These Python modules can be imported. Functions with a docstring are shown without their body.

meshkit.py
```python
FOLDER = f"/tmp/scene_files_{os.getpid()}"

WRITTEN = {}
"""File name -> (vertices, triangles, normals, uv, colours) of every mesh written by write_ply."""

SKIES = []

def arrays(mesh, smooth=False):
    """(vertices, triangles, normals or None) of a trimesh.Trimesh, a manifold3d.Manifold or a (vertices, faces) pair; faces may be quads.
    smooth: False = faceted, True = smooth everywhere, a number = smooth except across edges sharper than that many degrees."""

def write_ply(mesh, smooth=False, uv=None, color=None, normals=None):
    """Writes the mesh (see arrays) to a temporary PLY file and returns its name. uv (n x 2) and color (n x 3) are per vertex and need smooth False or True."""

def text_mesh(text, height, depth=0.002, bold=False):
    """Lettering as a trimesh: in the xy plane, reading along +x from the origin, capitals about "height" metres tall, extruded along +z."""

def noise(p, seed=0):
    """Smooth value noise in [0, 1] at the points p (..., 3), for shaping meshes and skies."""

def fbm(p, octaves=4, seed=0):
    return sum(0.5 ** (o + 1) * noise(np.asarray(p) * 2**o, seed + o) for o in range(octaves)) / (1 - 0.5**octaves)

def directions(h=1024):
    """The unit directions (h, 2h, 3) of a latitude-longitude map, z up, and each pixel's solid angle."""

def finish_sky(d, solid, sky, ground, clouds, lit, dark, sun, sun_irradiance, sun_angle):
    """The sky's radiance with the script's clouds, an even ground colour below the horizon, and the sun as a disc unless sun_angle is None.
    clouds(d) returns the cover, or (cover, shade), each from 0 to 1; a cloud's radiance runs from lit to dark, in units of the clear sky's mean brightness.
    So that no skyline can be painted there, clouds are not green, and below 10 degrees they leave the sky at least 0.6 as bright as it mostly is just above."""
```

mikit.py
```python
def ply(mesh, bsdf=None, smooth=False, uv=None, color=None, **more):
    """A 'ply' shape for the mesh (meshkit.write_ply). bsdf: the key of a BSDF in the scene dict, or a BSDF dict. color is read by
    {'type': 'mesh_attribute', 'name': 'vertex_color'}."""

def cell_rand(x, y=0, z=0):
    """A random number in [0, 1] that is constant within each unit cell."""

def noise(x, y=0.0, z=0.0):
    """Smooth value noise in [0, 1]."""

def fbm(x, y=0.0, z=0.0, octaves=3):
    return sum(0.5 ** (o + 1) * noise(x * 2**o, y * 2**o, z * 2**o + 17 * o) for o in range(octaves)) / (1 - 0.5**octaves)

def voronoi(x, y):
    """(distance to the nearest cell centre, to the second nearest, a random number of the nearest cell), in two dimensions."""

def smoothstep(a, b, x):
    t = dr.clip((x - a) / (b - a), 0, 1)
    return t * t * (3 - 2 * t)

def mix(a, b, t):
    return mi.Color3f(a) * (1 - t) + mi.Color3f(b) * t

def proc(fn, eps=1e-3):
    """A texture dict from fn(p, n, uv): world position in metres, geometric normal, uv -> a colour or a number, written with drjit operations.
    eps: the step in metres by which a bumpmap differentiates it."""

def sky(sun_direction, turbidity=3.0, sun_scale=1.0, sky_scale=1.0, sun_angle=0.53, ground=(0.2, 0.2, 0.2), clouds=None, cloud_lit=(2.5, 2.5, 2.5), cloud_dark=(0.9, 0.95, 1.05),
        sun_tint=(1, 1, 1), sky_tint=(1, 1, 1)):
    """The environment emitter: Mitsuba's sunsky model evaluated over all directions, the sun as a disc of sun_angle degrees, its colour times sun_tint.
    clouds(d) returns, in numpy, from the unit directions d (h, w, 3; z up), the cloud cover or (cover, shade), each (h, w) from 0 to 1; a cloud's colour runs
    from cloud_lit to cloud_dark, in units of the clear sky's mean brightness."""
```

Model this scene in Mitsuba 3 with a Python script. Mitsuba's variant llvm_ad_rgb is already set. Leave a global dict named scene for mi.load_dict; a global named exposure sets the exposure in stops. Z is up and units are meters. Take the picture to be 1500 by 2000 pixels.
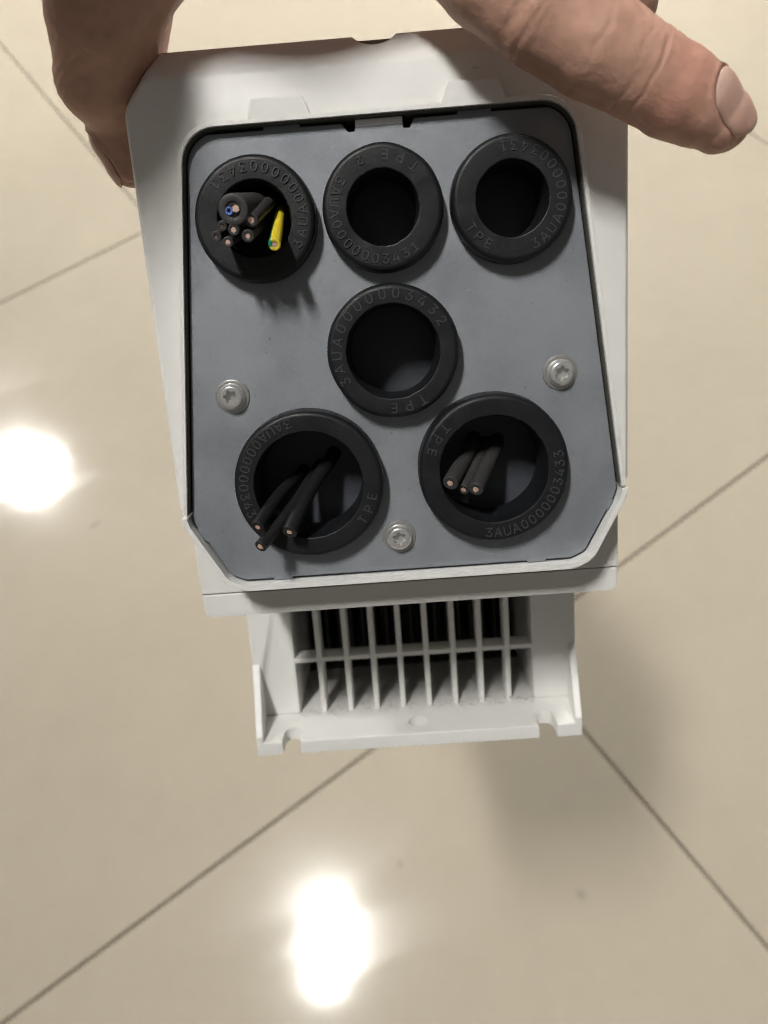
import math, numpy as np, trimesh, shapely, drjit as dr, mitsuba as mi, mikit, meshkit
from shapely.geometry import Polygon, Point, LineString, box as sbox
from shapely import affinity
import manifold3d as m3
from scipy.ndimage import zoom
from manifold3d import Manifold, CrossSection, Mesh
from mikit import noise, fbm, smoothstep, mix, proc, cell_rand

scene, labels = {}, {}
T = mi.ScalarTransform4f
# ------------------------------------------------------------------ camera, lamps, exposure
CAM = np.array([[0.81236723, -0.52995964, 0.24331514, -0.33460957],
                [-0.58018855, -0.69255984, 0.42865151, -0.24742677],
                [-0.05865771, -0.4893911, -0.87008944, 1.12935542], [0, 0, 0, 1]])   # camera axes: right, down, forward
_o, _r, _d, _f = CAM[:3, 3], CAM[:3, 0], CAM[:3, 1], CAM[:3, 2]
scene['camera'] = {'type': 'thinlens', 'fov': 53.1301, 'fov_axis': 'x', 'near_clip': 0.005, 'far_clip': 60.0,
                   'aperture_radius': 0.0009, 'focus_distance': 0.203,
                   'to_world': T().look_at(origin=_o.tolist(), target=(_o + _f).tolist(), up=(-_d).tolist())}
exposure = 0.12
KEY, SECOND, FAR, AMBIENT = 242.0, 190.0, 105.0, 0.125
scene['room_light'] = {'type': 'constant', 'radiance': {'type': 'rgb', 'value': [AMBIENT * 1.0, AMBIENT * 0.95, AMBIENT * 0.87]}}


def lamp(key, x, y, z, lx, ly, ang, power, label, tilt=0.0):
    """A flat lamp of lx by ly metres; ang turns it, tilt tips its face about its long side."""
    l = np.array([math.cos(ang), math.sin(ang), 0.0]); a = np.array([-l[1], l[0], 0.0])
    ct, st = math.cos(tilt), math.sin(tilt)
    c, up = a * ct + np.array([0, 0, st]), -(a * st - np.array([0, 0, ct]))
    o = np.array([x, y, z])
    v = np.array([o + l * lx / 2 * i + c * ly / 2 * j for i, j in ((-1, -1), (1, -1), (1, 1), (-1, 1))])
    scene[key + '__diffuser'] = mikit.ply((v, np.array([[0, 2, 1], [0, 3, 2]])), {'type': 'diffuse'},
                                          emitter={'type': 'area', 'radiance': {'type': 'rgb', 'value': [power, power * 0.975, power * 0.93]}})
    fr = trimesh.creation.box([lx + .03, ly + .03, .03]); M = np.eye(4); M[:3, :3] = np.c_[l, c, up]; M[:3, 3] = o + up * .018
    fr.apply_transform(M)
    scene[key + '__frame'] = mikit.ply(fr, 'lamp_white')
    labels[key] = {'label': label, 'category': 'ceiling lamp'}


scene['lamp_white'] = {'type': 'diffuse', 'reflectance': {'type': 'rgb', 'value': [.7, .7, .68]}}
lamp('ceiling_lamp', -0.736, 0.044, 2.9, 0.37, 0.22, -2.155, KEY, 'tilted rectangular ceiling lamp mirrored in the floor below the grey unit', math.radians(68))
lamp('ceiling_lamp_001', -0.857, 3.389, 2.9, 0.36, 0.36, 0.6, SECOND, 'square ceiling lamp mirrored in the floor at the left edge')

lamp('ceiling_lamp_002', 2.290, 2.546, 2.9, 1.0, 0.5, 0.6, FAR, 'long ceiling lamp panel over the floor behind the grey unit')

# ------------------------------------------------------------------ device frame: millimetres, X width, Y front->back, W depth away from the viewer
D2W = np.array([[0.00084222, -0.00039472, 0.00036723, -0.23137315],
                [-0.00053912, -0.00061107, 0.00057961, -0.08667821],
                [-0.00000438, -0.00068614, -0.00072746, 1.02909524], [0, 0, 0, 1]])
RD = np.array([[0.99723794, 0.07412324, 0.00471553], [-0.07082855, 0.96818119, -0.2400177], [-0.02235638, 0.23902076, 0.97075706]])
TD = np.array([-3.51755627, -116.97270214, 181.25941436])
DT = T(D2W.tolist())
_W2D = np.linalg.inv(D2W)


def dmm(p):
    """World point (drjit) -> device millimetres."""
    return [float(_W2D[i, 0]) * p.x + float(_W2D[i, 1]) * p.y + float(_W2D[i, 2]) * p.z + float(_W2D[i, 3]) for i in range(3)]


# ------------------------------------------------------------------ materials
def rgb(*v): return {'type': 'rgb', 'value': list(v)}


def blob(x, y, cx, cy, rx, ry, a=0.0):
    c, s = math.cos(a), math.sin(a)
    u, v = ((x - cx) * c + (y - cy) * s) / rx, (-(x - cx) * s + (y - cy) * c) / ry
    return dr.exp(-(u * u + v * v))


def plastic_col(p, n, uv):
    x, y, w = dmm(p)
    k = fbm(x * .06, y * .06, w * .06, 2)
    c = mix((.635, .632, .61), (.675, .672, .65), k)
    scuff = blob(x, y, 59.3, 104.5, .45, 1.6, .1) + .8 * blob(x, y, 59.9, 108, .3, .9, -.2) + .9 * blob(x, y, -55.6, 52.5, .28, .42) + .5 * blob(x, y, 25, 12, .8, .5)
    scuff = scuff * smoothstep(.3, .55, noise(x * 2.2, y * 2.2, 4.)) + .45 * blob(x, y, 58, 108, .14, 9, .1) * smoothstep(.4, .6, noise(1., y * .9, 2.))
    return mix(c, (.16, .15, .14), dr.clip(scuff * .75, 0, 1))


scene['plastic_plain'] = {'type': 'twosided', 'b': {'type': 'principled', 'base_color': proc(plastic_col), 'roughness': .42, 'specular': .45}}


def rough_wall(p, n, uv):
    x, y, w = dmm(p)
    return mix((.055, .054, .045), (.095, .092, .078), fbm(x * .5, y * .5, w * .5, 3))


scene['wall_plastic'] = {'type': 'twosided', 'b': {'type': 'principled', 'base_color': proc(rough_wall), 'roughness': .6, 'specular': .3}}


def dust_col(p, n, uv):
    x, y, w = dmm(p)
    c = mix((.69, .688, .668), (.73, .728, .708), fbm(x * .1, y * .1, w * .1, 2))
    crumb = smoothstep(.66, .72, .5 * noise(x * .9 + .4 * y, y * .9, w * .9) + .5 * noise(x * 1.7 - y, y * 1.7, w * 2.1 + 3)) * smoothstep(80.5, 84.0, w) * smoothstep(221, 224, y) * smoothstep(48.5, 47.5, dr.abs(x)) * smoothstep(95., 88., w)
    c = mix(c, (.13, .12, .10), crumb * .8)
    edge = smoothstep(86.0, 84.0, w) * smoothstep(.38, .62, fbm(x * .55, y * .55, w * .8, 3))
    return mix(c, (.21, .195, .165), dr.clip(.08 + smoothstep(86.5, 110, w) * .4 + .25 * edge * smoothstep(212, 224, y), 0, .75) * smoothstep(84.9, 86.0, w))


scene['dusty_plastic'] = {'type': 'twosided', 'b': {'type': 'principled', 'base_color': proc(dust_col), 'roughness': .55, 'specular': .4}}


def PIT(x, y):
    a = .5 * noise(.83 * x + .56 * y, -.56 * x + .83 * y, 4.5) + .5 * noise(1.32 * x - .62 * y + 9, .62 * x + 1.32 * y, 7.5)
    return smoothstep(.735, .80, a)


def zinc_col(p, n, uv):
    x, y, w = dmm(p)
    big = fbm(x * .07 + 7, y * .07, 3.0, 3)
    fine = noise(x * 1.6, y * 1.6, w)
    c = mix((.175, .191, .213), (.272, .289, .312), smoothstep(.2, .8, big) * .6 + fine * .2 + .2 * noise(x * 4.1, y * 4.1, w))
    pit = PIT(x, y) * smoothstep(.42, .62, fbm(x * .09, y * .09 + 4, 9., 2))
    wh = PIT(x * 1.15 + 57, y * 1.15 + 91)
    c = mix(c, (.085, .09, .10), pit * .5)
    return mix(c, (.42, .43, .44), wh * .25)


def zinc_rough(p, n, uv):
    x, y, w = dmm(p)
    return .46 + .14 * fbm(x * .15, y * .15, 1., 3)


def zinc_bump(p, n, uv):
    x, y, w = dmm(p)
    return fbm(x * .9, y * .9, 5., 3) - .6 * PIT(x, y)


scene['zinc'] = {'type': 'twosided', 'b': {'type': 'bumpmap', 't': proc(zinc_bump, 1e-4), 'scale': 2.2e-5, 'b': {
    'type': 'principled', 'base_color': proc(zinc_col), 'roughness': proc(zinc_rough), 'metallic': .35, 'specular': .4}}}
scene['bright_metal'] = {'type': 'twosided', 'b': {'type': 'principled', 'base_color': rgb(.74, .735, .72), 'roughness': .35, 'metallic': .4}}


def screw_col(p, n, uv):
    x, y, w = dmm(p)
    return mix((.66, .655, .64), (.86, .855, .84), fbm(x * .8, y * .8, w * .8, 3))


scene['washer_steel'] = {'type': 'twosided', 'b': {'type': 'principled', 'base_color': rgb(.46, .455, .43), 'roughness': .26, 'metallic': .75}}
scene['screw_steel'] = {'type': 'twosided', 'b': {'type': 'principled', 'base_color': proc(screw_col), 'roughness': .2, 'metallic': .8}}


def rubber_col(p, n, uv):
    x, y, w = dmm(p)
    c = mix((.0045, .0052, .0064), (.0095, .0106, .0125), fbm(x * .16, y * .16, w * .16, 3))
    dust = smoothstep(.70, .80, .5 * noise(x * 2.1 + y * 1.1, y * 2.1 - x * 1.1, w * 2.6) + .5 * noise(x * 3.1 - y, y * 3.1 + x, 3.)) * smoothstep(.45, .7, fbm(x * .2 + 5, y * .2, w * .2, 2))
    return mix(c, (.16, .16, .155), dust * .06)


def rubber_rough(p, n, uv):
    x, y, w = dmm(p)
    return .36 + .24 * fbm(x * .3, y * .3, w * .3, 3)


def rubber_bump(p, n, uv):
    x, y, w = dmm(p)
    return fbm(x * 1.2, y * 1.2, w * 1.2, 3)


scene['rubber'] = {'type': 'twosided', 'b': {'type': 'bumpmap', 't': proc(rubber_bump, 5e-5), 'scale': 3.5e-5, 'b': {
    'type': 'principled', 'base_color': proc(rubber_col), 'roughness': proc(rubber_rough), 'specular': .32}}}
scene['rubber_worn'] = {'type': 'twosided', 'b': {'type': 'principled', 'base_color': rgb(.036, .037, .040), 'roughness': .38, 'specular': .5}}
scene['latch_plastic'] = {'type': 'twosided', 'b': {'type': 'principled', 'base_color': rgb(.24, .215, .18), 'roughness': .55, 'specular': .35}}
scene['interior_dark'] = {'type': 'twosided', 'b': {'type': 'principled', 'base_color': rgb(.045, .05, .06), 'roughness': .5, 'specular': .4}}
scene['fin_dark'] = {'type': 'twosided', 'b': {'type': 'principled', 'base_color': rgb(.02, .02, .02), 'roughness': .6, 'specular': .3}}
scene['black_sheath'] = {'type': 'twosided', 'b': {'type': 'principled', 'base_color': rgb(.011, .011, .012), 'roughness': .42, 'specular': .4}}
scene['grey_sheath'] = {'type': 'twosided', 'b': {'type': 'principled', 'base_color': rgb(.035, .034, .034), 'roughness': .5, 'specular': .45}}
scene['blue_sheath'] = {'type': 'twosided', 'b': {'type': 'principled', 'base_color': rgb(.09, .16, .42), 'roughness': .4, 'specular': .5}}


def yellow_green(p, n, uv):
    x, y, w = dmm(p)
    return mix((.02, .22, .12), (.66, .52, .035), smoothstep(.36, .40, uv.x) * smoothstep(.64, .60, uv.x) * 0 + smoothstep(-.80, -.70, dr.cos((uv.x - .80) * 6.2831853)))


scene['striped_sheath'] = {'type': 'twosided', 'b': {'type': 'principled', 'base_color': proc(yellow_green), 'roughness': .4, 'specular': .5}}
scene['copper'] = {'type': 'twosided', 'b': {'type': 'principled', 'base_color': rgb(.88, .62, .52), 'roughness': .36, 'metallic': .55}}


def tile_col(p, n, uv):
    c0 = cell_rand(dr.floor(p.x / 1.2), dr.floor(p.y / 1.2), 3.)
    k = fbm(p.x * 4 + 1.5 * noise(p.x * 3, p.y * 3, 7.), p.y * 4, 0., 4)
    f = .5 * noise(p.x * 90, p.y * 90, 0.) + .5 * noise(p.x * 31, p.y * 31, 4.)
    c = mix((.44, .388, .304), (.535, .475, .376), k * .62 + c0 * .2 + f * .18)
    st = .42 * dr.exp(-dr.square((p.x + .429) / .0098) - dr.square((p.y - .591) / .0033)) + .40 * dr.exp(-(dr.square(p.x + .1466) + dr.square(p.y + .3126)) / .000036) \
        + .35 * dr.exp(-(dr.square(p.x + .3165) + dr.square(p.y + .1458)) / .000013)
    return mix(c, (.20, .18, .15), st)


def tile_rough(p, n, uv):
    return .07 + .05 * fbm(p.x * 7, p.y * 7, 3., 3) + .06 * smoothstep(.5, .7, fbm(p.x * 3 + p.y * 9, p.y * 3 - p.x * 2, 5., 3))


scene['tile'] = {'type': 'principled', 'base_color': proc(tile_col), 'roughness': proc(tile_rough), 'specular': .45, 'clearcoat': .35, 'clearcoat_gloss': .84}


def grout_col(p, n, uv):
    return mix((.225, .198, .152), (.285, .25, .195), fbm(p.x * 40, p.y * 40, 0., 3))


scene['grout'] = {'type': 'diffuse', 'reflectance': proc(grout_col)}


def skin_bump(p, n, uv):
    x, y, w = dmm(p)
    a = noise(x * 1.1 + .6 * y, y * 2.2 - .5 * x, w * 1.5)
    b = noise(x * 3.2, y * 3.2, w * 3.2)
    ridge = (1 - dr.abs(2 * noise(x * 1.5 + .9 * y, y * .55 - .33 * x, w * .6) - 1)) ** 4
    pore = smoothstep(.62, .8, noise(x * 2.6, y * 2.6, w * 2.6 + 8))
    return .45 * a + .3 * b + .45 * ridge - .5 * pore


def skin_rough(p, n, uv):
    x, y, w = dmm(p)
    return .44 + .14 * noise(x * .7, y * .7, w * .7)


scene['skin'] = {'type': 'twosided', 'b': {'type': 'bumpmap', 't': proc(skin_bump, 1e-4), 'scale': .6e-4, 'b': {
    'type': 'principled', 'base_color': {'type': 'mesh_attribute', 'name': 'vertex_color'}, 'roughness': proc(skin_rough), 'specular': .42}}}


def nail_col(p, n, uv):
    x, y, w = dmm(p)
    lun = smoothstep(.25, .16, uv.x)
    c = mix((.46, .285, .225), (.49, .30, .24), smoothstep(.3, .8, uv.x))
    c = mix(c, (.52, .37, .31), lun * .6)
    return mix(c, (.58, .50, .42), smoothstep(.93, .97, uv.x) * .5)


scene['nail'] = {'type': 'twosided', 'b': {'type': 'principled', 'base_color': proc(nail_col), 'roughness': .34, 'specular': .5}}

# ------------------------------------------------------------------ mesh helpers
def man(v, f):
    tm = trimesh.Trimesh(np.asarray(v, float), np.asarray(f), process=True)
    tm.merge_vertices(digits_vertex=5)
    trimesh.repair.fix_normals(tm)
    return Manifold(Mesh(np.asarray(tm.vertices, np.float32), np.asarray(tm.faces, np.uint32)))


def tri(poly):
    v, f = trimesh.creation.triangulate_polygon(poly, engine='earcut')
    return np.asarray(v), np.asarray(f)


def bevel_extrude(poly, z0, z1, c0=0.0, c1=0.0, n=3):
    """Prism of a shapely polygon between z0 and z1 with rounded edges of radius c0 at z0 and c1 at z1."""
    poly = shapely.set_precision(poly, 1e-4)
    V, F, k = [], [], 0

    def add(v2, z, f, flip):
        nonlocal k
        V.append(np.c_[v2, z]); F.append((f[:, ::-1] if flip else f) + k); k += len(v2)

    def rings(pg):
        for g in getattr(pg, 'geoms', [pg]):
            for r in [g.exterior, *g.interiors]:
                yield np.array(r.coords)[:-1]
    for zend, c, sgn in ((z0, c0, 1), (z1, c1, -1)):
        P, zP = poly, zend + sgn * c
        if c > 0:
            for i in range(1, n + 1):
                a = math.pi / 2 * i / n
                Q = shapely.set_precision(poly.buffer(-c * (1 - math.cos(a)), quad_segs=6), 1e-4)
                zQ = zend + sgn * c * (1 - math.sin(a))
                ring = P.difference(Q)
                pset = {tuple(np.round(x, 4)) for r in rings(P) for x in r}
                for g in getattr(ring, 'geoms', [ring]):
                    if g.area < 1e-9: continue
                    v, f = tri(g)
                    z = np.array([zP if tuple(np.round(x, 4)) in pset else zQ for x in v])
                    add(v, z, f, sgn > 0)
                P, zP = Q, zQ
        for g in getattr(P, 'geoms', [P]):
            v, f = tri(g); add(v, np.full(len(v), zP), f, sgn > 0)
    for r in rings(poly):
        m = len(r); i = np.arange(m); j = (i + 1) % m
        V.append(np.vstack([np.c_[r, np.full(m, z0 + c0)], np.c_[r, np.full(m, z1 - c1)]]))
        F.append(np.vstack([np.c_[i, j, j + m], np.c_[i, j + m, i + m]]) + k); k += 2 * m
    tm = trimesh.Trimesh(np.vstack(V), np.vstack(F), process=True)
    tm.merge_vertices(digits_vertex=4); tm.update_faces(tm.nondegenerate_faces()); trimesh.repair.fix_normals(tm)
    mf = Manifold(Mesh(np.asarray(tm.vertices, np.float32), np.asarray(tm.faces, np.uint32)))
    if mf.is_empty() or mf.volume() <= 0:   # fall back to a plain prism
        cs = CrossSection([r.tolist() for r in rings(poly)], m3.FillRule.EvenOdd)
        mf = cs.extrude(z1 - z0).translate([0, 0, z0])
    return mf


def prism(poly, z0, z1): return bevel_extrude(poly, z0, z1)


def rbox(x0, x1, y0, y1, z0, z1, r=.5, seg=8):
    s = Manifold.sphere(r, seg * 2)
    return Manifold.batch_hull([s.translate([x, y, z]) for x in (x0 + r, x1 - r) for y in (y0 + r, y1 - r) for z in (z0 + r, z1 - r)])


def hull_levels(levels):
    return Manifold.hull_points(np.vstack([np.c_[np.array(p.exterior.coords)[:-1], np.full(len(p.exterior.coords) - 1, z)] for z, p in levels]))


def put(key, mesh, bsdf, smooth=30, **kw):
    scene[key] = mikit.ply(mesh, bsdf, smooth=smooth, to_world=DT, **kw)


# ------------------------------------------------------------------ the floor
rng = np.random.default_rng(5)
scene['floor__grout'] = mikit.ply(trimesh.creation.box([14.4, 14.4, .02], transform=trimesh.transformations.translation_matrix([1.2, 1.2, -.0116])), 'grout')
labels['floor'] = {'label': 'cream polished tile floor with thin brown joints', 'category': 'floor', 'kind': 'structure'}
_t = 1.2 - .006
_tl = bevel_extrude(sbox(-_t / 2, -_t / 2, _t / 2, _t / 2), -.012, 0, 0, .0009, 3)
_tm = _tl.to_mesh(); TILE = mikit.ply((_tm.vert_properties[:, :3], _tm.tri_verts), 'tile', smooth=False)
k = 0
for i in range(-4, 6):
    for j in range(-4, 6):
        key = 'floor__tile' if k == 0 else f'floor__tile_{k:03d}'
        scene[key] = {**TILE, 'to_world': T().translate([1.2 * i + .6, 1.2 * j + .6, float(rng.normal(0, 1e-4))])}
        k += 1

# ------------------------------------------------------------------ the drive: cover, housing, plate
NAME = 'motor_drive'
labels[NAME] = {'label': 'light grey motor drive held bottom end up, with grey cable plate and vent grille', 'category': 'motor drive'}


def rounded(pts, r, q=8):
    """Polygon whose convex corner i is rounded with radius r[i]."""
    out, n = [], len(pts)
    for i in range(n):
        p, a, b = (np.array(pts[j % n], float) for j in (i, i - 1, i + 1))
        if r[i] <= 0: out.append(p); continue
        u, v = (a - p) / np.linalg.norm(a - p), (b - p) / np.linalg.norm(b - p)
        h = math.acos(np.clip(u @ v, -1, 1)) / 2
        t = r[i] / math.tan(h)
        bis = (u + v) / np.linalg.norm(u + v); c = p + bis * r[i] / math.sin(h)
        s, e = p + u * t - c, p + v * t - c
        a0, a1 = math.atan2(s[1], s[0]), math.atan2(e[1], e[0])
        da = (a1 - a0 + math.pi) % (2 * math.pi) - math.pi
        out += [c + r[i] * np.array([math.cos(a0 + da * k / q), math.sin(a0 + da * k / q)]) for k in range(q + 1)]
    return Polygon(out)


OPEN = rounded([(-47.7, 20.8), (47.7, 20.8), (59.6, 119.0), (58.9, 121.3), (50.4, 137.0), (46.0, 139.0), (-46.0, 139.0), (-50.4, 137.0), (-58.9, 121.3), (-59.6, 119.0)],
               [8.8, 8.8, 0, 2.5, 4.5, 6, 6, 4.5, 2.5, 0])
OPEN = OPEN.buffer(-2.5, quad_segs=8).buffer(2.5, quad_segs=8)
LIPO = OPEN.buffer(1.2, quad_segs=8)
LIPB = OPEN.buffer(1.65, quad_segs=8)
SPLIT = Polygon([(-80, -20), (80, -20), (80, 117.0), (61.4, 116.6), (59.2, 118.2), (-59.2, 118.2), (-61.4, 116.6), (-80, 117.0)])
COVER_REGION, BASE_REGION = SPLIT, Polygon([(-80, 118.0), (-59.2, 118.6), (59.2, 118.6), (80, 118.0), (80, 200), (-80, 200)])


def cover_poly(sx, y0, ch, y1=124):
    return Polygon([(-sx, y0 + ch), (-sx + .8 * ch, y0), (sx - .8 * ch, y0), (sx, y0 + ch), (sx, y1), (-sx, y1)]).buffer(-3).buffer(3, quad_segs=6)


cover = hull_levels([(2.7, cover_poly(53.0, 17.0, 3)), (3.4, cover_poly(61.0, 9.2, 6)), (3.7, cover_poly(61.6, 8.4, 7)), (4.4, cover_poly(62.2, 7.3, 8)), (5.6, cover_poly(62.5, 6.0, 8.8)),
                     (11.2, cover_poly(62.5, .5, 9.3)), (12.3, cover_poly(62.5, .05, 9.3)), (13.5, cover_poly(62.5, 0, 9.3)), (330, cover_poly(62.4, 0, 9.3))])
lip = bevel_extrude(LIPO, .0, 12.0, .35, 0, 2) - prism(OPEN, -2, 14)
tabs = [bevel_extrude(rounded([(s * 23.75 - 8.3, 21), (s * 23.75 - 6.2, 15.1), (s * 23.75 + 6.2, 15.1), (s * 23.75 + 8.3, 21)], [0, .9, .9, 0]), .12, 5, .35, 0, 3) for s in (-1, 1)]
notch = Manifold.cylinder(9, 6.4, 6.4, 64).translate([.9, -3.0, 8.1])
cut = prism(COVER_REGION, -3, 62) + prism(sbox(-90, -20, 90, 20), 61, 400)
cover = ((cover + Manifold.batch_boolean([lip, *tabs], m3.OpType.Add)) ^ cut) - prism(OPEN, -3, 60) - notch
put(NAME + '__front_cover__latch', rbox(-5.6, 7.4, .25, 4.5, 14.65, 16.5, .3), 'latch_plastic', 28)
put(NAME + '__front_cover', cover, 'plastic_plain', 20)
labels[NAME + '__front_cover'] = {'label': 'light grey front cover with bevelled edge and small thumb notch'}

base_poly = Polygon([(-62.6, 20.2), (62.6, 20.2), (62.6, 145.75), (-62.6, 145.75)])
base = (bevel_extrude(base_poly, 14.4, 84.6, .6, 0, 3) + prism(LIPB, 12, 16)) ^ prism(BASE_REGION.union(sbox(-90, 20, 90, 200)) if False else BASE_REGION, 0, 100)
base = base + ((bevel_extrude(LIPB, .0, 16, .4, 0, 2) ^ prism(BASE_REGION, -3, 30)))
base = base + prism(sbox(-62.4, 20.3, 62.4, 145.7), 62.2, 84.6)
base = base - prism(OPEN, -3, 61)
put(NAME + '__lower_housing', base, 'plastic_plain', 20)
strip = bevel_extrude(rounded([(-62.4, 145.95), (62.4, 145.95), (62.2, 153.2), (-62.2, 153.2)], [0, 0, 2.2, 2.2]), 14.5, 84.6, .6, 0, 3)
put(NAME + '__rear_rim', strip, 'plastic_plain', 20)
put(NAME + '__main_body', rbox(-64.8, 64.8, 20.3, 152.8, 84.7, 330, .8), 'plastic_plain', 28)
_up = sbox(-80, 0, 80, 117.5)
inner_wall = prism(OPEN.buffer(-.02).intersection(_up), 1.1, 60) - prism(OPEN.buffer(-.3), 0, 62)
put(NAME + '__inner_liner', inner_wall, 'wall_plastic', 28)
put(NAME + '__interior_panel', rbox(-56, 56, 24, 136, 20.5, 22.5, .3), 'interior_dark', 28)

HOLES = [(-31.8, 43.0, 15.1, 9.1), (.15, 42.7, 15.1, 8.95), (32.0, 43.0, 15.0, 8.95), (.15, 77.6, 17.1, 12.0), (-25.0, 111.0, 20.1, 14.6), (24.8, 110.3, 20.1, 14.5)]
PLATE_W = 3.3
pl = OPEN.buffer(-.65, quad_segs=8).intersection(sbox(-80, 21.8, 80, 138.25))
touch = OPEN.buffer(-.06, quad_segs=8)
pl = pl.union(touch.intersection(sbox(-28.1, 20, -19, 24))).union(touch.intersection(sbox(20, 20, 28.4, 24))).union(touch.intersection(sbox(-38.2, 130, -32.8, 140))).union(touch.intersection(sbox(33.8, 130, 39, 140))) \
    .union(touch.intersection(sbox(-60, 122.8, -50, 126.2))).union(touch.intersection(sbox(50, 122.3, 60, 125.4)))
pl = pl.difference(Polygon([(-9.4, 19), (-9.2, 21.2), (-7.1, 23.8), (-5.5, 23.8), (-5.3, 19)])).difference(Polygon([(6.3, 19), (6.6, 23.9), (8.1, 23.9), (9.6, 21.2), (9.8, 19)])) \
    .difference(Polygon([(56.2, 126.0), (57.4, 125.2), (58.0, 128), (55.5, 129)]))
for x, y, R, r in HOLES: pl = pl.difference(Point(x, y).buffer(r + 2.4, quad_segs=16))
pl = max(getattr(pl, 'geoms', [pl]), key=lambda g: g.area)
put(NAME + '__gland_plate', bevel_extrude(pl, PLATE_W, PLATE_W + 1.5, .3, 0, 2), 'zinc', 28)
labels[NAME + '__gland_plate'] = {'label': 'bluish grey zinc coated metal plate with six cable holes'}
put(NAME + '__gland_plate__tab', rbox(-5.3, 6.4, 21.2, 22.9, PLATE_W - .25, PLATE_W + 1, .2), 'bright_metal', 28)

# ------------------------------------------------------------------ grommets with raised lettering
_glyph = {}


def glyph(ch, h):
    if (ch, h) not in _glyph:
        t = meshkit.text_mesh(ch, h, 1.0)
        b = t.bounds
        _glyph[ch, h] = (t, (b[0, 0] + b[1, 0]) / 2)
    t, cx = _glyph[ch, h]
    m = t.copy(); m.apply_translation([-cx, -h / 2, 0])
    mm = man(m.vertices, m.faces)
    return mm


def ring_text(text, a0, a1, rad, h, cw, drop=()):
    """Letters on a circle, angles in degrees counted anticlockwise as seen; cw: clockwise with tops outward, else anticlockwise with tops inward."""
    out, n = [], len(text)
    for i, ch in enumerate(text):
        if ch == ' ' or i in drop: continue
        a = math.radians(a0 + (a1 - a0) * (i / max(n - 1, 1)))
        g = glyph(ch, h)
        if g.is_empty(): continue
        rot = math.degrees(a) + (-90 if cw else 90)
        # text plane (x right, y up, z to the viewer) -> device (X, -y, -z)
        g = g.translate([0, 0, -.62]).rotate([0, 0, rot]).translate([rad * math.cos(a), rad * math.sin(a), 0]).rotate([180, 0, 0])
        out.append(g)
    return out


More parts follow.
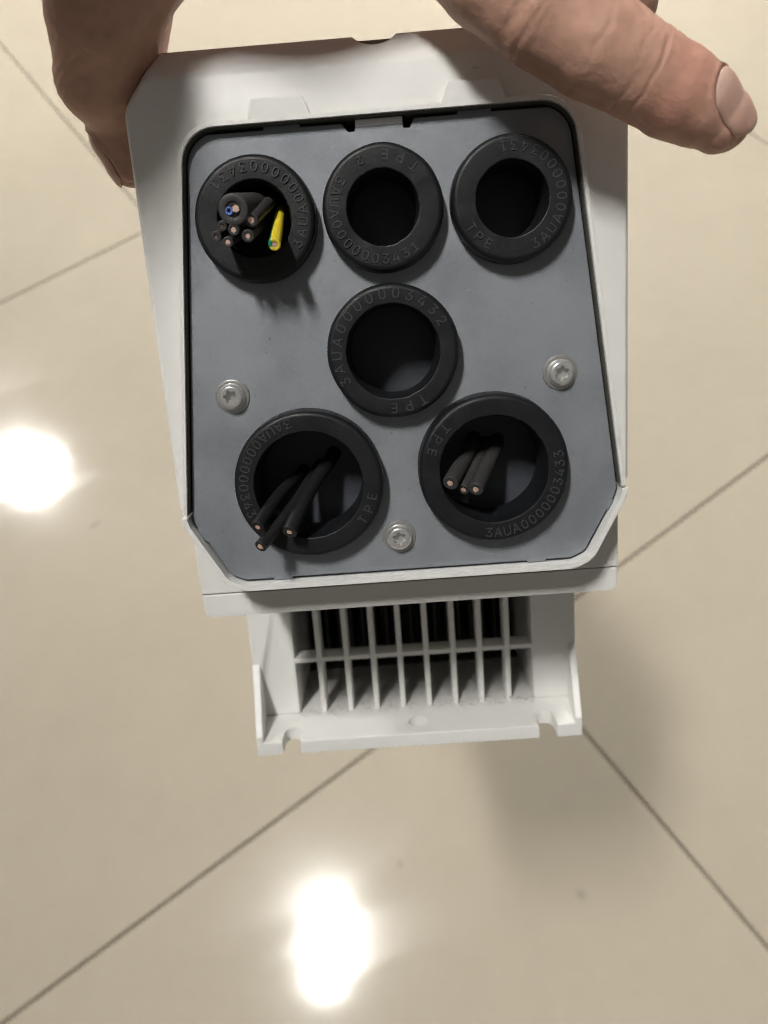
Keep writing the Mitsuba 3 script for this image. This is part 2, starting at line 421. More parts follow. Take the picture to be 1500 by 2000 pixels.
def grommet(i, top, texts, seed):
    x, y, R, r = HOLES[i]
    nz = 128
    # (radius, W) profile, closed, from the inside bottom round the ring
    bot = 12.0
    prof = [(r - .55, bot), (r - .45, 8), (r - .2, top + 1.6), (r - .05, top + .55), (r + .12, top + .15), (r + .4, top), (R - 1.5, top), (R - .95, top + .1), (R - .45, top + .45), (R - .15, top + 1.0), (R, top + 1.7),
            (R + .15, PLATE_W - .35), (R - .1, PLATE_W - .02), (r + 2.0, PLATE_W - .02), (r + 2.0, 9), (r + 1.4, bot)]
    a = np.linspace(0, 2 * np.pi, nz, endpoint=False)
    V = np.array([[rr * math.cos(t), rr * math.sin(t), w] for t in a for rr, w in prof])
    m = len(prof)
    F = []
    for p in range(nz):
        for q in range(m):
            A, B, C, Dd = p * m + q, p * m + (q + 1) % m, ((p + 1) % nz) * m + (q + 1) % m, ((p + 1) % nz) * m + q
            F += [[A, B, C], [A, C, Dd]]
    rad = np.hypot(V[:, 0], V[:, 1]); u = V[:, :2] / rad[:, None]
    dn = (meshkit.fbm(np.c_[u * 2.1 + seed * 7, V[:, 2] * .05], 3, seed) - .5)
    burr = np.maximum(0, meshkit.noise(np.c_[u * 9 + seed * 3, V[:, 2] * 0], seed + 5) - .72) * (np.abs(rad - r) < .6) * (V[:, 2] < top + 1)
    V[:, :2] += u * (dn * .35 - burr * .7)[:, None]
    V[:, 2] += (meshkit.fbm(np.c_[u * 1.5 + 9 * seed, V[:, 2] * 0], 2, seed + 3) - .5) * .5 * (V[:, 2] < PLATE_W - .5)
    body = man(V, F)
    letters = []
    for tx in texts: letters += ring_text(*tx)
    letters = [g.translate([0, 0, top]) for g in letters]
    key = NAME + '__grommet' + ('' if i == 0 else f'_{i:03d}')
    put(key, body.translate([x, y, 0]), 'rubber', 32)
    put(key + '__lettering', Manifold.batch_boolean(letters, m3.OpType.Add).translate([x, y, 0]), 'rubber_worn', False)
    labels[key + '__lettering'] = {'label': 'raised lettering on the rubber ring', 'kind': 'stuff'}


A1, A2, A3 = '3AUA0000003431', '3AUA0000003432', '3AUA0000003433'
H1 = 2.35
grommet(0, -2.5, [(A1, -33, 136, 12.1, H1, False)], 1)
grommet(1, -2.3, [(A1, 146, 306, 12.1, H1, False), ('TPE', 47, 84, 12.0, H1, False), ('2', 114, 114, 12.0, H1 * .8, False)], 2)
grommet(2, -2.3, [(A1, -64, 99, 12.05, H1, False), ('TPE', 210, 238, 12.0, H1, False)], 3)
grommet(3, -2.6, [(A2, 208, 28, 14.55, 2.6, True), ('TPE', -62, -93, 14.55, 2.6, True)], 4)
grommet(4, -2.8, [(A3, 103, 211, 17.3, 2.5, False), ('TPE', -37, -14, 17.3, 2.5, False)], 5)
grommet(5, -2.8, [(A3, -97, 10, 17.3, 2.5, False), ('TPE', 136, 160, 17.3, 2.5, False)], 6)
for i, t in enumerate(['top left grommet with a bundle of wires coming out', 'empty top middle grommet', 'empty top right grommet', 'empty larger grommet in the centre of the plate',
                       'large lower left grommet with three long black wires', 'large lower right grommet with three short black wires']):
    labels[NAME + '__grommet' + ('' if i == 0 else f'_{i:03d}')] = {'label': 'black rubber ' + t}

# ------------------------------------------------------------------ screws
def revolve(prof, n=48):
    a = np.linspace(0, 2 * np.pi, n, endpoint=False); m = len(prof)
    V = np.array([[r * math.cos(t), r * math.sin(t), z] for t in a for r, z in prof])
    F = [f for p in range(n) for q in range(m) for f in ([p * m + q, p * m + (q + 1) % m, ((p + 1) % n) * m + (q + 1) % m], [p * m + q, ((p + 1) % n) * m + (q + 1) % m, ((p + 1) % n) * m + q])]
    tm = trimesh.Trimesh(V, F, process=True); tm.update_faces(tm.nondegenerate_faces()); trimesh.repair.fix_normals(tm)
    return tm


def screw(i, x, y, ang):
    h = 3.1
    prof = [(0.0, -h)] + [(2.3 + 1.25 * math.sin(t), -1.5 - (h - 1.5) * math.cos(t)) for t in np.linspace(0, math.pi / 2, 8)] + [(3.55, -.9)] + [(3.6, -.5), (3.4, -.42), (0.0, -.42)]
    tm = revolve(prof)
    head = Manifold(Mesh(np.asarray(tm.vertices, np.float32), np.asarray(tm.faces, np.uint32)))
    star = CrossSection.circle(1.5, 36)
    for q in range(6):
        t = q * math.pi / 3
        star = star + CrossSection.circle(.46, 14).translate([1.5 * math.cos(t), 1.5 * math.sin(t)])
    head = head - star.extrude(2.9).translate([0, 0, -h - .9])
    head = head.rotate([0, 0, ang]).translate([x, y, PLATE_W])
    key = NAME + '__screw' + ('' if i == 0 else f'_{i:03d}')
    put(key, head, 'screw_steel', 30)
    w = revolve([(1.5, -.75), (3.9, -.78), (4.45, -.62), (4.6, -.35), (4.5, .0), (1.5, .0)])
    w.apply_translation([x, y, PLATE_W - .02])
    put(key + '__washer', w, 'washer_steel', 30)


for i, s in enumerate([(-43.6, 86.4, 10), (43.9, 86.5, 35), (-1.7, 128.4, 22)]): screw(i, *s)
labels[NAME + '__screw'] = {'label': 'star socket screw at the left of the plate'}
labels[NAME + '__screw_001'] = {'label': 'star socket screw at the right of the plate'}
labels[NAME + '__screw_002'] = {'label': 'star socket screw at the bottom of the plate'}

# ------------------------------------------------------------------ rear body: pillars, grille, flange
GW = 84.6
hs = [rbox(48.2, 65.6, 153.3, 224.6, GW, 330, .7), rbox(-65.6, -48.2, 153.3, 224.6, GW, 330, .7)]
slot = lambda x: Point(x, 70.3).buffer(3.5, quad_segs=12).union(sbox(x - 3.5, 55, x + 3.5, 70.3))
fl = sbox(-62.9, 63, 62.9, 86).union(Polygon([(-62.9, 63), (-65.6, 86), (-65.6, 90), (65.6, 90), (65.6, 86), (62.9, 63)]))
fl = fl.buffer(-.8).buffer(.8, quad_segs=4).difference(slot(-49.4)).difference(slot(49.8)).difference(Point(0, 72.3).buffer(3.5, quad_segs=12))
flange = bevel_extrude(fl, 0, 5.4, .6, .3, 3)                      # polygon in (X, W); extruded along Y
flange = flange.transform([[1, 0, 0, 0], [0, 0, 1, 224.5], [0, 1, 0, 0]])
hs += [flange] if flange.volume() > 0 else [flange.mirror([0, 0, 0])]
hs += [rbox(-65.5, 65.5, 224.5, 229.6, 88, 330, .4)]
for s in (-1, 1):
    sp = Manifold.sphere(.5, 12)
    pts = [(62.4, 63.6), (65.1, 84.4), (60.8, 63.6), (63.0, 84.4)]
    tr = [(x, y, w) for (x, w) in pts for y in ((225, 222.5) if w < 70 else (225, 202.0))]
    tr += [(65.1, 202.0, 90), (63.0, 202, 90), (65.1, 225, 90), (63, 225, 90)]
    hs.append(Manifold.batch_hull([sp.translate([s * x, y, w]) for x, y, w in tr]))
fin_cut = prism(sbox(-48.2, 150, 48.2, 224.5), 80, 340)
rear = Manifold.batch_boolean(hs, m3.OpType.Add) - prism(sbox(-48.15, 150, 48.15, 224.5), 80, 320)
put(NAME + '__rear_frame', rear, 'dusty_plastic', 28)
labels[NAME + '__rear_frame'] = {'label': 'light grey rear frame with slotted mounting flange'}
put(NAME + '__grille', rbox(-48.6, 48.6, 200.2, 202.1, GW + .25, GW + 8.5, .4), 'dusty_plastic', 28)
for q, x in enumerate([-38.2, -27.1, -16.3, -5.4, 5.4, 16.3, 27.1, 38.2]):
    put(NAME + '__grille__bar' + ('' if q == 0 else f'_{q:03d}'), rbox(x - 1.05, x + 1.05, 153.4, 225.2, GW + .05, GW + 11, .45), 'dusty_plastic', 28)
labels[NAME + '__grille'] = {'label': 'light grey vent grille of upright bars above the flange'}
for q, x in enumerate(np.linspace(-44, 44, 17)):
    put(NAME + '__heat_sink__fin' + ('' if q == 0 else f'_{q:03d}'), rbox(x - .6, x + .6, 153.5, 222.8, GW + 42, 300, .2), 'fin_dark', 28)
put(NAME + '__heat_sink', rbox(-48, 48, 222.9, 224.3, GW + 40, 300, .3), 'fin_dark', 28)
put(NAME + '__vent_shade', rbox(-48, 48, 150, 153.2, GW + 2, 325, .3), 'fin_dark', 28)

# ------------------------------------------------------------------ wires
def cam_pt(px, z):
    """Photograph pixel at camera depth z (mm) -> device millimetres."""
    P = np.array([(px[0] - 750) / 1500 * z, (px[1] - 1000) / 1500 * z, z])
    return RD.T @ (P - TD)


def tube_mesh(path, r, n=20, bore=0.0, bore_depth=.5, end_round=.12, seed=0):
    """Swept tube; first point is the visible end, with an annular face and a shallow bore. Returns mesh and uv (uv.x runs round the tube)."""
    path = np.asarray(path, float)
    tg = np.gradient(path, axis=0); tg /= np.linalg.norm(tg, axis=1)[:, None]
    u = np.cross(tg[0], [0, 0, 1.0] if abs(tg[0][2]) < .9 else [1.0, 0, 0]); u /= np.linalg.norm(u)
    rows = []
    def ring(c, t, u, rad):
        v = np.cross(t, u); a = np.linspace(0, 2 * np.pi, n + 1)
        return c + rad * (np.cos(a)[:, None] * u + np.sin(a)[:, None] * v)
    t0 = tg[0]
    if bore > 0:
        rows += [ring(path[0] + t0 * bore_depth, t0, u, bore), ring(path[0], t0, u, bore)]
    else:
        rows += [ring(path[0], t0, u, r * .02)]
    rows += [ring(path[0], t0, u, r * (1 - end_round)), ring(path[0] + t0 * r * end_round * .5, t0, u, r * (1 - end_round * .3)), ring(path[0] + t0 * r * end_round, t0, u, r)]
    for c, t in zip(path[1:], tg[1:]):
        u = u - t * (u @ t); u /= np.linalg.norm(u)
        rows.append(ring(c, t, u, r))
    V = np.vstack(rows); m = n + 1
    F = [f for a in range(len(rows) - 1) for b in range(n) for f in ([a * m + b, a * m + b + 1, (a + 1) * m + b + 1], [a * m + b, (a + 1) * m + b + 1, (a + 1) * m + b])]
    uv = np.vstack([np.c_[np.linspace(0, 1, m), np.full(m, i / len(rows))] for i in range(len(rows))])
    return (V, np.array(F)), uv


def bez(a, b, c, n=14):
    t = np.linspace(0, 1, n)[:, None]
    return (1 - t) ** 2 * a + 2 * t * (1 - t) * b + t ** 2 * c


def strands(p, t, rad, n=7, length=2.5, stick=.25, seed=0):
    g = np.random.default_rng(seed)
    t = t / np.linalg.norm(t)
    u = np.cross(t, [0, 0, 1.0] if abs(t[2]) < .9 else [1.0, 0, 0]); u /= np.linalg.norm(u); v = np.cross(t, u)
    Rm = np.c_[u, v, t]
    parts = []
    for k in range(n):
        a = k * 2 * np.pi / max(n - 1, 1); d = 0 if k == n - 1 else rad * .6
        s = Manifold.cylinder(length, rad * .42, rad * .42, 10).translate([d * math.cos(a), d * math.sin(a), -stick * (g.random() * 1.4 - .2)])
        parts.append(s)
    core = Manifold.batch_boolean(parts, m3.OpType.Add)
    return core.transform(np.c_[Rm, p].tolist())


def wire(key, end_px, end_W, back_px, back_W, r, sheath, label, copper=.45, bend=(0, 0, 0), group=None, n_str=7, deep=22.0, seed=0):
    def at(px, W):
        o = -RD.T @ TD; d = RD.T @ np.array([(px[0] - 750) / 1500, (px[1] - 1000) / 1500, 1.0])
        return o + d * ((W - o[2]) / d[2])
    a, b = at(end_px, end_W), at(back_px, back_W)
    d = (b - a) / np.linalg.norm(b - a)
    c = b + d * deep * .6
    mid = (a + b) / 2 + np.array(bend)
    path = np.vstack([bez(a, mid, b), bez(b, b + (b - mid) * .35, np.array([b[0] + d[0] * 4, b[1] + d[1] * 4, max(b[2] + 6, 23.0)]))[1:]])
    mesh, uv = tube_mesh(path, r, 24, bore=r * copper)
    scene[key + '__insulation'] = mikit.ply(mesh, sheath, smooth=True, uv=uv, to_world=DT)
    t = path[1] - path[0]
    if n_str:
        put(key + '__copper_core', strands(path[0] + t / np.linalg.norm(t) * .12, t, r * copper * .95, n_str, seed=seed), 'copper', 30)
    labels[key] = {'label': label, 'category': 'wire'}
    return path


# lower left grommet
wire('black_wire', (503, 1030), -10, (580, 932), 14, 1.75, 'black_sheath', 'leftmost black wire of the three leaning out of the lower left grommet', .4, bend=(-.9, -1.3, .6), seed=1)
wire('black_wire_001', (508, 1068), -11.5, (612, 928), 14, 1.7, 'black_sheath', 'black wire with the lowest cut end, leaning out of the lower left grommet', .5, bend=(1.0, .9, -.8), seed=2)
wire('black_wire_002', (565, 1040), -9, (640, 905), 14, 2.0, 'black_sheath', 'right black wire of the three leaning out of the lower left grommet', .4, bend=(-1.2, -.6, .5), seed=3)
# lower right grommet
wire('black_wire_003', (879, 944), -3, (921, 872), 14, 2.15, 'grey_sheath', 'left black wire of the three short ends inside the lower right grommet', .42, seed=4)
wire('black_wire_004', (905, 957), -1, (945, 880), 14, 1.65, 'grey_sheath', 'middle black wire of the three short ends inside the lower right grommet', .5, seed=5)
wire('black_wire_005', (929, 956), -3, (967, 876), 14, 2.05, 'grey_sheath', 'right black wire of the three short ends inside the lower right grommet', .42, seed=6)
# top left grommet
P = wire('two_core_cable', (455, 409), -20, (520, 402), 16, 3.45, 'grey_sheath', 'thick grey cable with blue and bare copper cores in the top left grommet', .52, n_str=0, seed=7)
tdir = P[1] - P[0]; tdir /= np.linalg.norm(tdir)
side = np.cross(tdir, [0, 1.0, 0]); side /= np.linalg.norm(side)
if side[0] < 0: side = -side
for key, off, bs, rr in (('blue_core', -.95, 'blue_sheath', .92), ('copper_core', .75, 'copper', .78)):
    c0 = P[0] + side * off - tdir * (.25 if off > 0 else .1) + np.array([0, .25 if off < 0 else -.1, 0])
    if key == 'blue_core':
        ms, uv = tube_mesh(np.linspace(c0, c0 + tdir * 3, 4), rr, 18, bore=.42, bore_depth=1.2)
        scene['two_core_cable__blue_core'] = mikit.ply(ms, bs, smooth=True, uv=uv, to_world=DT)
    else:
        put('two_core_cable__copper_core', strands(c0, tdir, rr, 7, 3, .3, 8), 'copper', 30)
bp, _uv = tube_mesh(np.linspace(P[0] + tdir * .45, P[0] + tdir * 1.2, 3), 1.85, 20)
scene['two_core_cable__filler'] = mikit.ply(bp, 'black_sheath', smooth=True, to_world=DT)
wire('thin_wire', (490, 430), -18, (536, 385), 12, 1.6, 'grey_sheath', 'thin dark wire with bright copper end just right of the thick two core cable', .5, seed=9)
wire('thin_wire_001', (456, 449), -19, (505, 415), 12, 1.3, 'grey_sheath', 'thin dark wire with bright copper end just below the thick two core cable', .5, seed=10)
wire('thin_wire_002', (484, 461), -18, (520, 430), 12, 1.42, 'grey_sheath', 'thin dark wire with copper end midway between the thick cable and the yellow wire', .4, seed=11)
wire('thin_wire_003', (445, 473), -17, (492, 440), 12, 1.2, 'grey_sheath', 'lowest thin dark wire with copper end in the top left grommet', .5, seed=12)
wire('thin_wire_004', (434, 441), -17, (480, 420), 12, 1.15, 'grey_sheath', 'thin dark wire with dull end directly under the left side of the thick cable', .3, n_str=1, seed=13)
wire('thin_wire_005', (422, 462), -16, (470, 436), 12, 1.2, 'grey_sheath', 'leftmost thin dark wire with dull end at the rim of the top left grommet', .3, n_str=1, seed=14)
wire('earth_wire', (536, 478), -15, (546, 416), 9, 1.45, 'striped_sheath', 'yellow and green striped wire in the top left grommet', .42, seed=15)


# ------------------------------------------------------------------ the hand that holds the unit
def cp(px, py, z): return np.array([(px - 750) / 1500 * z, (py - 1000) / 1500 * z, z])   # camera millimetres


def chain(pts): return [(np.array(p[:3], float), p[3]) for p in pts]


thumb = [(*cp(1404, 236, 171), 6.9), (*cp(1362, 205, 170), 8.6), (*cp(1318, 180, 169), 9.5), (*cp(1262, 147, 168), 9.7), (*cp(1160, 86, 166), 10.8), (*cp(1064, 18, 165), 11.6), (*cp(965, -70, 166), 13.0), (5, -146, 172, 15)]
index = [(*cp(257, 313, 214), 7.2), (*cp(238, 262, 210), 8.4), (*cp(229, 214, 206), 9.4), (*cp(199, 152, 197), 11.6), (*cp(204, 40, 187), 12.0), (-62, -132, 176, 12.0), (-68, -150, 162, 15)]
fingers = []
for k, (dz, dy, sc) in enumerate(((22, -5, 1.03), (42, -2, .98), (60, 4, .86))):
    base = np.array([-74, -156 + dy * .5, 176 + dz * .95])
    fingers.append([(-67 + .09 * dz, -110 + dy, 214 + dz * 1.02, 6.6 * sc), (-71 + .06 * dz, -115 + dy, 209 + dz, 7.6 * sc), (-75, -121 + dy, 203 + dz, 8.6 * sc), (-78 - .04 * dz, -130 + dy, 196 + dz, 9.4 * sc),
                    (-77 - .04 * dz, -146 + dy, 186 + dz, 10.0 * sc), (*base, 11.5 * sc)])
palm = [[(-70, -152, 162, 15), (-84, -160, 185, 13), (-84, -158, 206, 12), (-82, -152, 228, 11)],
        [(-70, -152, 162, 15), (-35, -160, 166, 15), (5, -149, 172, 15)],
        [(*cp(204, 10, 186), 11.0), (*cp(282, -105, 181), 10.5), (*cp(450, -175, 176), 12.0)],
        [(-76, -164, 185, 14), (-20, -172, 186, 17), (15, -160, 190, 15)],
        [(-74, -166, 206, 13), (-10, -178, 205, 17), (40, -160, 212, 13)],
        [(5, -149, 175, 15), (40, -155, 205, 13), (64, -152, 222, 10.5), (70.5, -150, 226, 9.8)],
        [(-68, -158, 165, 16), (-87, -148, 132, 23), (-103, -143, 100, 27), (-135, -176, 40, 31), (-176, -215, -25, 36)],
        [(-84, -158, 136, 20), (-38, -152, 138, 20), (0, -150, 160, 15.5)],
        [(-84, -162, 140, 20), (-30, -180, 170, 20), (5, -168, 180, 16)]]


def cone_sdf(P, a, ra, b, rb):
    ba = b - a; l2 = ba @ ba
    t = np.clip(((P - a) @ ba) / l2, 0, 1)
    return np.linalg.norm(P - a - t[:, None] * ba, axis=1) - (ra + (rb - ra) * t)


def smin(a, b, k):
    h = np.clip(.5 + .5 * (b - a) / k, 0, 1)
    return b + (a - b) * h - k * h * (1 - h)


def chain_sdf(P, pts, k):
    d = None
    for (a, ra), (b, rb) in zip(chain(pts)[:-1], chain(pts)[1:]):
        e = cone_sdf(P, a, ra, b, rb)
        d = e if d is None else smin(d, e, k)
    return d


def hand_sdf(P):
    d = chain_sdf(P, palm[0], 6)
    for c in palm[1:]: d = smin(d, chain_sdf(P, c, 6), 10)
    d = smin(d, chain_sdf(P, thumb, .8), 9)
    f = chain_sdf(P, index, .8)
    for c in fingers: f = smin(f, chain_sdf(P, c, 3.0), 1.2)
    return smin(d, f, 9)


def surface_nets(fn, lo, hi, h):
    nx, ny, nz = (int(math.ceil((hi[i] - lo[i]) / h)) + 1 for i in range(3))
    xs, ys, zs = (lo[i] + h * np.arange(n) for i, n in enumerate((nx, ny, nz)))
    cx, cy, cz = (np.linspace(lo[i], a[-1], max(3, len(a) // 4)) for i, a in enumerate((xs, ys, zs)))
    C = fn(np.stack(np.meshgrid(cx, cy, cz, indexing='ij'), -1).reshape(-1, 3)).reshape(len(cx), len(cy), len(cz))
    S = zoom(C, (nx / len(cx), ny / len(cy), nz / len(cz)), order=1, grid_mode=False).astype(np.float32)[:nx, :ny, :nz]
    near = np.argwhere(np.abs(S) < 7)
    S[tuple(near.T)] = fn(np.array(lo) + h * near)
    neg = S < 0
    idx = -np.ones((nx - 1, ny - 1, nz - 1), np.int64)
    acc = np.zeros((nx - 1, ny - 1, nz - 1, 3)); cnt = np.zeros((nx - 1, ny - 1, nz - 1))
    corners = [(a, b, c) for a in (0, 1) for b in (0, 1) for c in (0, 1)]
    sl = lambda c: tuple(slice(o, o + n - 1) for o, n in zip(c, (nx, ny, nz)))
    for a in corners:
        for ax in range(3):
            if a[ax]: continue
            b = list(a); b[ax] = 1
            sa, sb = S[sl(a)], S[sl(tuple(b))]
            cr = (sa < 0) != (sb < 0)
            t = np.where(cr, sa / np.where(cr, sa - sb, 1), 0)
            for q in range(3): acc[..., q] += np.where(cr, a[q] + (t if q == ax else 0), 0)
            cnt += cr
    m = cnt > 0
    idx[m] = np.arange(m.sum())
    V = (acc[m] / cnt[m][:, None] + np.argwhere(m)) * h + np.array(lo)
    F = []
    for ax in range(3):
        b, c = (ax + 1) % 3, (ax + 2) % 3
        s0 = [slice(1, n - 1) for n in (nx, ny, nz)]; s0[ax] = slice(0, (nx, ny, nz)[ax] - 1)
        s1 = list(s0); s1[ax] = slice(1, (nx, ny, nz)[ax])
        cr = neg[tuple(s0)] != neg[tuple(s1)]
        pos = np.argwhere(cr) + [0 if q == ax else 1 for q in range(3)]
        inside = neg[tuple(s0)][cr]
        def cell(db, dc):
            p = pos.copy(); p[:, b] -= db; p[:, c] -= dc
            return idx[p[:, 0], p[:, 1], p[:, 2]]
        q = np.stack([cell(1, 1), cell(0, 1), cell(0, 0), cell(1, 0)], 1)
        q[~inside] = q[~inside][:, ::-1]
        F += [q[:, [0, 1, 2]], q[:, [0, 2, 3]]]
    return V, np.vstack(F)


def grad(fn, V, e=.25):
    g = np.stack([fn(V + e * np.eye(3)[i]) - fn(V - e * np.eye(3)[i]) for i in range(3)], 1)
    return g / np.maximum(np.linalg.norm(g, axis=1)[:, None], 1e-9)


HLO, HHI, HH = (-215, -262, -10), (98, -72, 262), 2.0
V, F = surface_nets(hand_sdf, HLO, HHI, HH)
tm = trimesh.Trimesh(V, F, process=False)
# finer mesh where the camera sees it
zc = V[:, 2]; px = V[:, 0] / np.maximum(zc, 1) * 1500 + 750; py = V[:, 1] / np.maximum(zc, 1) * 1500 + 1000
seen = (py > -60) & (zc > 120) & (px > 50)


def seen_faces(tm):
    v = np.array(tm.vertices); z = np.maximum(v[:, 2], 1)
    return ((v[:, 1] / z * 1500 + 1000 > -90) & (v[:, 2] > 120) & (v[:, 0] / z * 1500 + 750 > 20))[tm.faces].any(1)


for it in range(2):
    fm = seen[tm.faces].any(1)
    v2, f2 = trimesh.remesh.subdivide(tm.vertices, tm.faces, face_index=np.nonzero(fm)[0])
    tm = trimesh.Trimesh(v2, f2, process=False)
    V = np.array(tm.vertices); sv = np.unique(tm.faces[seen_faces(tm)])
    for _ in range(2): V[sv] = V[sv] - grad(hand_sdf, V[sv]) * hand_sdf(V[sv])[:, None]
    tm = trimesh.Trimesh(V, tm.faces, process=False)
    zc = V[:, 2]; px = V[:, 0] / np.maximum(zc, 1) * 1500 + 750; py = V[:, 1] / np.maximum(zc, 1) * 1500 + 1000
    seen = (py > -60) & (zc > 120) & (px > 50)
V = np.array(tm.vertices); N = grad(hand_sdf, V, .4)


def axis_frame(tip, back, up):
    t = tip - back; L = np.linalg.norm(t); t /= L
    n = up - t * (up @ t); n /= np.linalg.norm(n)
    return t, np.cross(t, n), n


disp = np.zeros(len(V)); red = np.zeros(len(V)); dark = np.zeros(len(V))
TORN = -4.2
pt = [np.array(p[:3]) for p in thumb]
tt, ts, tn = axis_frame(pt[0], pt[3], np.array([.12, -.30, -1.0]))          # dorsal side of the thumb: up, right and to the viewer
rel = V - pt[0]
tu, tv, tw = rel @ tt, rel @ ts, rel @ tn                                 # along, across, dorsal
near_thumb = np.linalg.norm(V - pt[2], axis=1) < 45
# nail bed: superellipse on the dorsal side of the tip
NU0, NU1, NVW = -7.4, 5.5, 5.7
nu = (tu - NU0) / (NU1 - NU0); nvv = tv / NVW
rr = np.where(nu < .5, ((np.abs(nu - .5) / .5) ** 2.6 + np.abs(nvv) ** 2.6) ** (1 / 2.6), np.maximum(np.abs(nvv), (np.abs(nu - .5) / .5) ** 3))
on = near_thumb & (tw > -1.5) & (N @ tn > -.15)
fold = np.exp(-((rr - 1.10) / .10) ** 2) * on * (nu < .98)
disp += .26 * fold - .3 * np.exp(-((rr - .97) / .05) ** 2) * on * (nu < .95)
disp -= .25 * ((rr < .95) & on)
dark += .22 * np.exp(-((rr - .99) / .05) ** 2) * on * (nu < .9)
dark += 1.1 * np.exp(-((tu - NU0 - .2) / 1.0) ** 2 - ((tv - TORN) / 1.3) ** 2) * on       # the torn cuticle
# joint creases on the thumb
ti = np.array([(np.array(thumb[i][:3]) - pt[0]) @ tt for i in range(len(thumb))])
for c0, amp, wd, bow in ((-20.5, .34, .5, .10), (-22.6, .16, .5, -.06), (-18.6, .14, .5, .05), (-24.8, .12, .6, .08), (-34.0, .22, .7, .1), (-47, .36, .9, .2), (-49.5, .28, .8, -.25), (-52, .34, .9, .15), (-44.5, .2, .7, -.3)):
    wav = c0 + bow * tv + 1.1 * (meshkit.noise(np.c_[tv * .35, tw * .3, np.full(len(V), c0)], 3) - .5)
    msk = near_thumb if c0 > -40 else np.linalg.norm(V - pt[5], axis=1) < 34
    disp -= amp * np.exp(-((tu - wav) / wd) ** 2) * msk * np.clip(meshkit.noise(np.c_[tv * .18 + c0, tw * .12, tu * 0], 8) * 1.8 - .25, 0, 1)
    dark += .25 * amp * np.exp(-((tu - wav) / wd) ** 2) * msk
red += np.exp(-((tu + 13) / 7.0) ** 2) * near_thumb * 1.0
disp += .35 * (meshkit.fbm(V * .11, 3, 4) - .5) + .22 * (meshkit.fbm(V * .45, 3, 9) - .5)
# nail edge and creases on the index finger
pi_ = [np.array(p[:3]) for p in index]
it_, is_, in_ = axis_frame(pi_[0], pi_[2], np.array([-1.0, .25, -.15]))
ri = V - pi_[0]; iu, iv, iw = ri @ it_, ri @ is_, ri @ in_
near_i = np.linalg.norm(V - pi_[1], axis=1) < 20
mu = (iu + 8.5) / 13.5; mv = iv / 5.6
r2 = np.where(mu < .5, ((np.abs(mu - .5) / .5) ** 2.6 + np.abs(mv) ** 2.6) ** (1 / 2.6), np.maximum(np.abs(mv), (np.abs(mu - .5) / .5) ** 3))
on2 = near_i & (iw > -1)
disp += .5 * np.exp(-((r2 - 1.12) / .10) ** 2) * on2 * (mu < .98) - .45 * np.exp(-((r2 - .98) / .05) ** 2) * on2 - .3 * ((r2 < .95) & on2)
pk = pi_[3]
for c0 in (-3.5, -1, 1.6, 4.2):
    q = V - pk; a = q @ np.array([.2, .97, .1]) - c0 + 1.2 * (meshkit.noise(V * .4, 12) - .5)
    disp -= .16 * np.exp(-(a / .6) ** 2) * (np.linalg.norm(q, axis=1) < 17) * (q @ np.array([-.8, .1, -.5]) > 2)
V2 = V + N * disp[:, None]
blot = meshkit.fbm(V * .09, 3, 21); fine = meshkit.fbm(V * .5, 2, 5)
col = np.array([.45, .262, .195]) * (.78 + .44 * blot)[:, None] * (.90 + .20 * fine)[:, None]
redk = np.clip(red * .55 + .35 * (meshkit.fbm(V * .06, 2, 33) - .45), 0, 1)[:, None]
col = col * (1 - redk) + np.array([.46, .215, .16]) * redk * (.93 + .14 * fine)[:, None]
dk = np.clip(dark, 0, .8)[:, None]
col = col * (1 - dk) + np.array([.16, .07, .05]) * dk
Vd = (V2 - TD) @ RD
scene['person__hand'] = mikit.ply((Vd, np.array(tm.faces)), 'skin', smooth=True, color=np.clip(col, 0, 1), to_world=DT)
labels['person'] = {'label': 'bare hand holding the grey unit from above, thumb across its top right corner', 'category': 'person'}


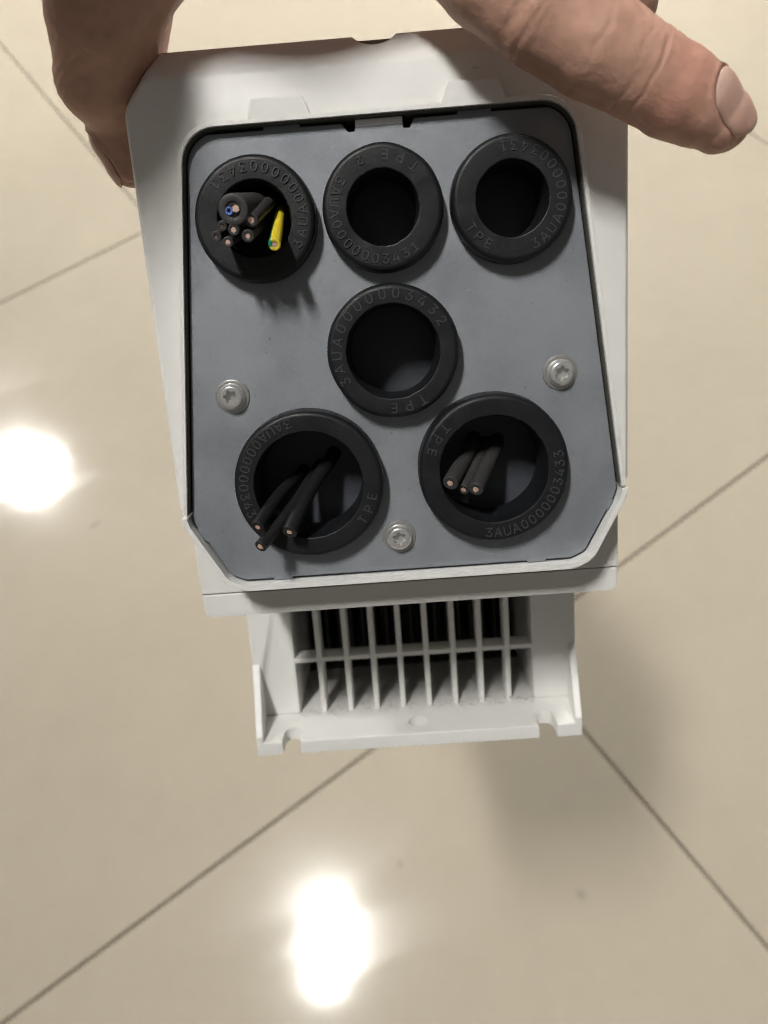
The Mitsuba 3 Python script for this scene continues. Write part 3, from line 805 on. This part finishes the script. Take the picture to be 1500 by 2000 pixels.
def nail(key, fr, o, u0, u1, w, lift, tip_r, curve_n=(26, 22)):
    t, s, n = fr
    U, Wd = curve_n
    P, uv = [], []
    for i in range(U + 1):
        for j in range(Wd + 1):
            a, b = i / U, (j / Wd) * 2 - 1
            # rounded cuticle end and softly rounded free edge
            half = w * (1 - .95 * max(0, 1 - a / .30) ** 2.2) ** .5 * (1 - .55 * max(0, (a - .72) / .28) ** 2.4)
            ua = max(0.0, u0 + (u1 - u0) * a)
            half = min(half, math.sqrt(max(.3, (.93 * tip_r) ** 2 - ua * ua)))
            P.append(o + t * (u0 + (u1 - u0) * a) + s * half * b + n * 30); uv.append((a, j / Wd))
    P = np.array(P); uv = np.array(uv)
    # drop each point along -n onto the finger
    lo, hi = np.zeros(len(P)), np.full(len(P), 45.0)
    tcur = np.zeros(len(P))
    for _ in range(60):
        d = hand_sdf(P - n * tcur[:, None]); tcur = np.where(d > .02, tcur + np.maximum(d, .02) * .8, tcur); tcur = np.minimum(tcur, 45)
    S = P - n * tcur[:, None]
    Nn = grad(hand_sdf, S, .8)
    edge = np.maximum(np.abs(uv[:, 1] * 2 - 1), np.clip((.5 - uv[:, 0]) * 2, 0, 1))
    S = S + Nn * (lift * (1 - .9 * edge ** 6))[:, None]
    free = np.clip((uv[:, 0] - .85) / .15, 0, 1)[:, None]
    S = S + (t * .5 + n * .35) * free
    m = Wd + 1
    Fq = [f for i in range(U) for j in range(Wd) for f in ([i * m + j, i * m + j + 1, (i + 1) * m + j + 1], [i * m + j, (i + 1) * m + j + 1, (i + 1) * m + j])]
    k = len(S)
    Bk = S - Nn * .45
    edge_loop = [j for j in range(m)] + [i * m + Wd for i in range(1, U + 1)] + [U * m + j for j in range(Wd - 1, -1, -1)] + [i * m for i in range(U - 1, 0, -1)]
    Fq += [[a + k, c + k, b + k] for a, b, c in Fq]
    for a, b in zip(edge_loop, edge_loop[1:] + edge_loop[:1]): Fq += [[a, a + k, b + k], [a, b + k, b]]
    X = (np.vstack([S, Bk]) - TD) @ RD
    scene[key] = mikit.ply((X, np.array(Fq)), 'nail', smooth=True, uv=np.vstack([uv, uv]), to_world=DT)


nail('person__thumb_nail', (tt, ts, tn), pt[0], NU0 + .3, NU1 + .2, NVW * .97, .35, 6.9)
nail('person__finger_nail', (it_, is_, in_), pi_[0], -8.3, 5.4, 5.3, .35, 7.2)
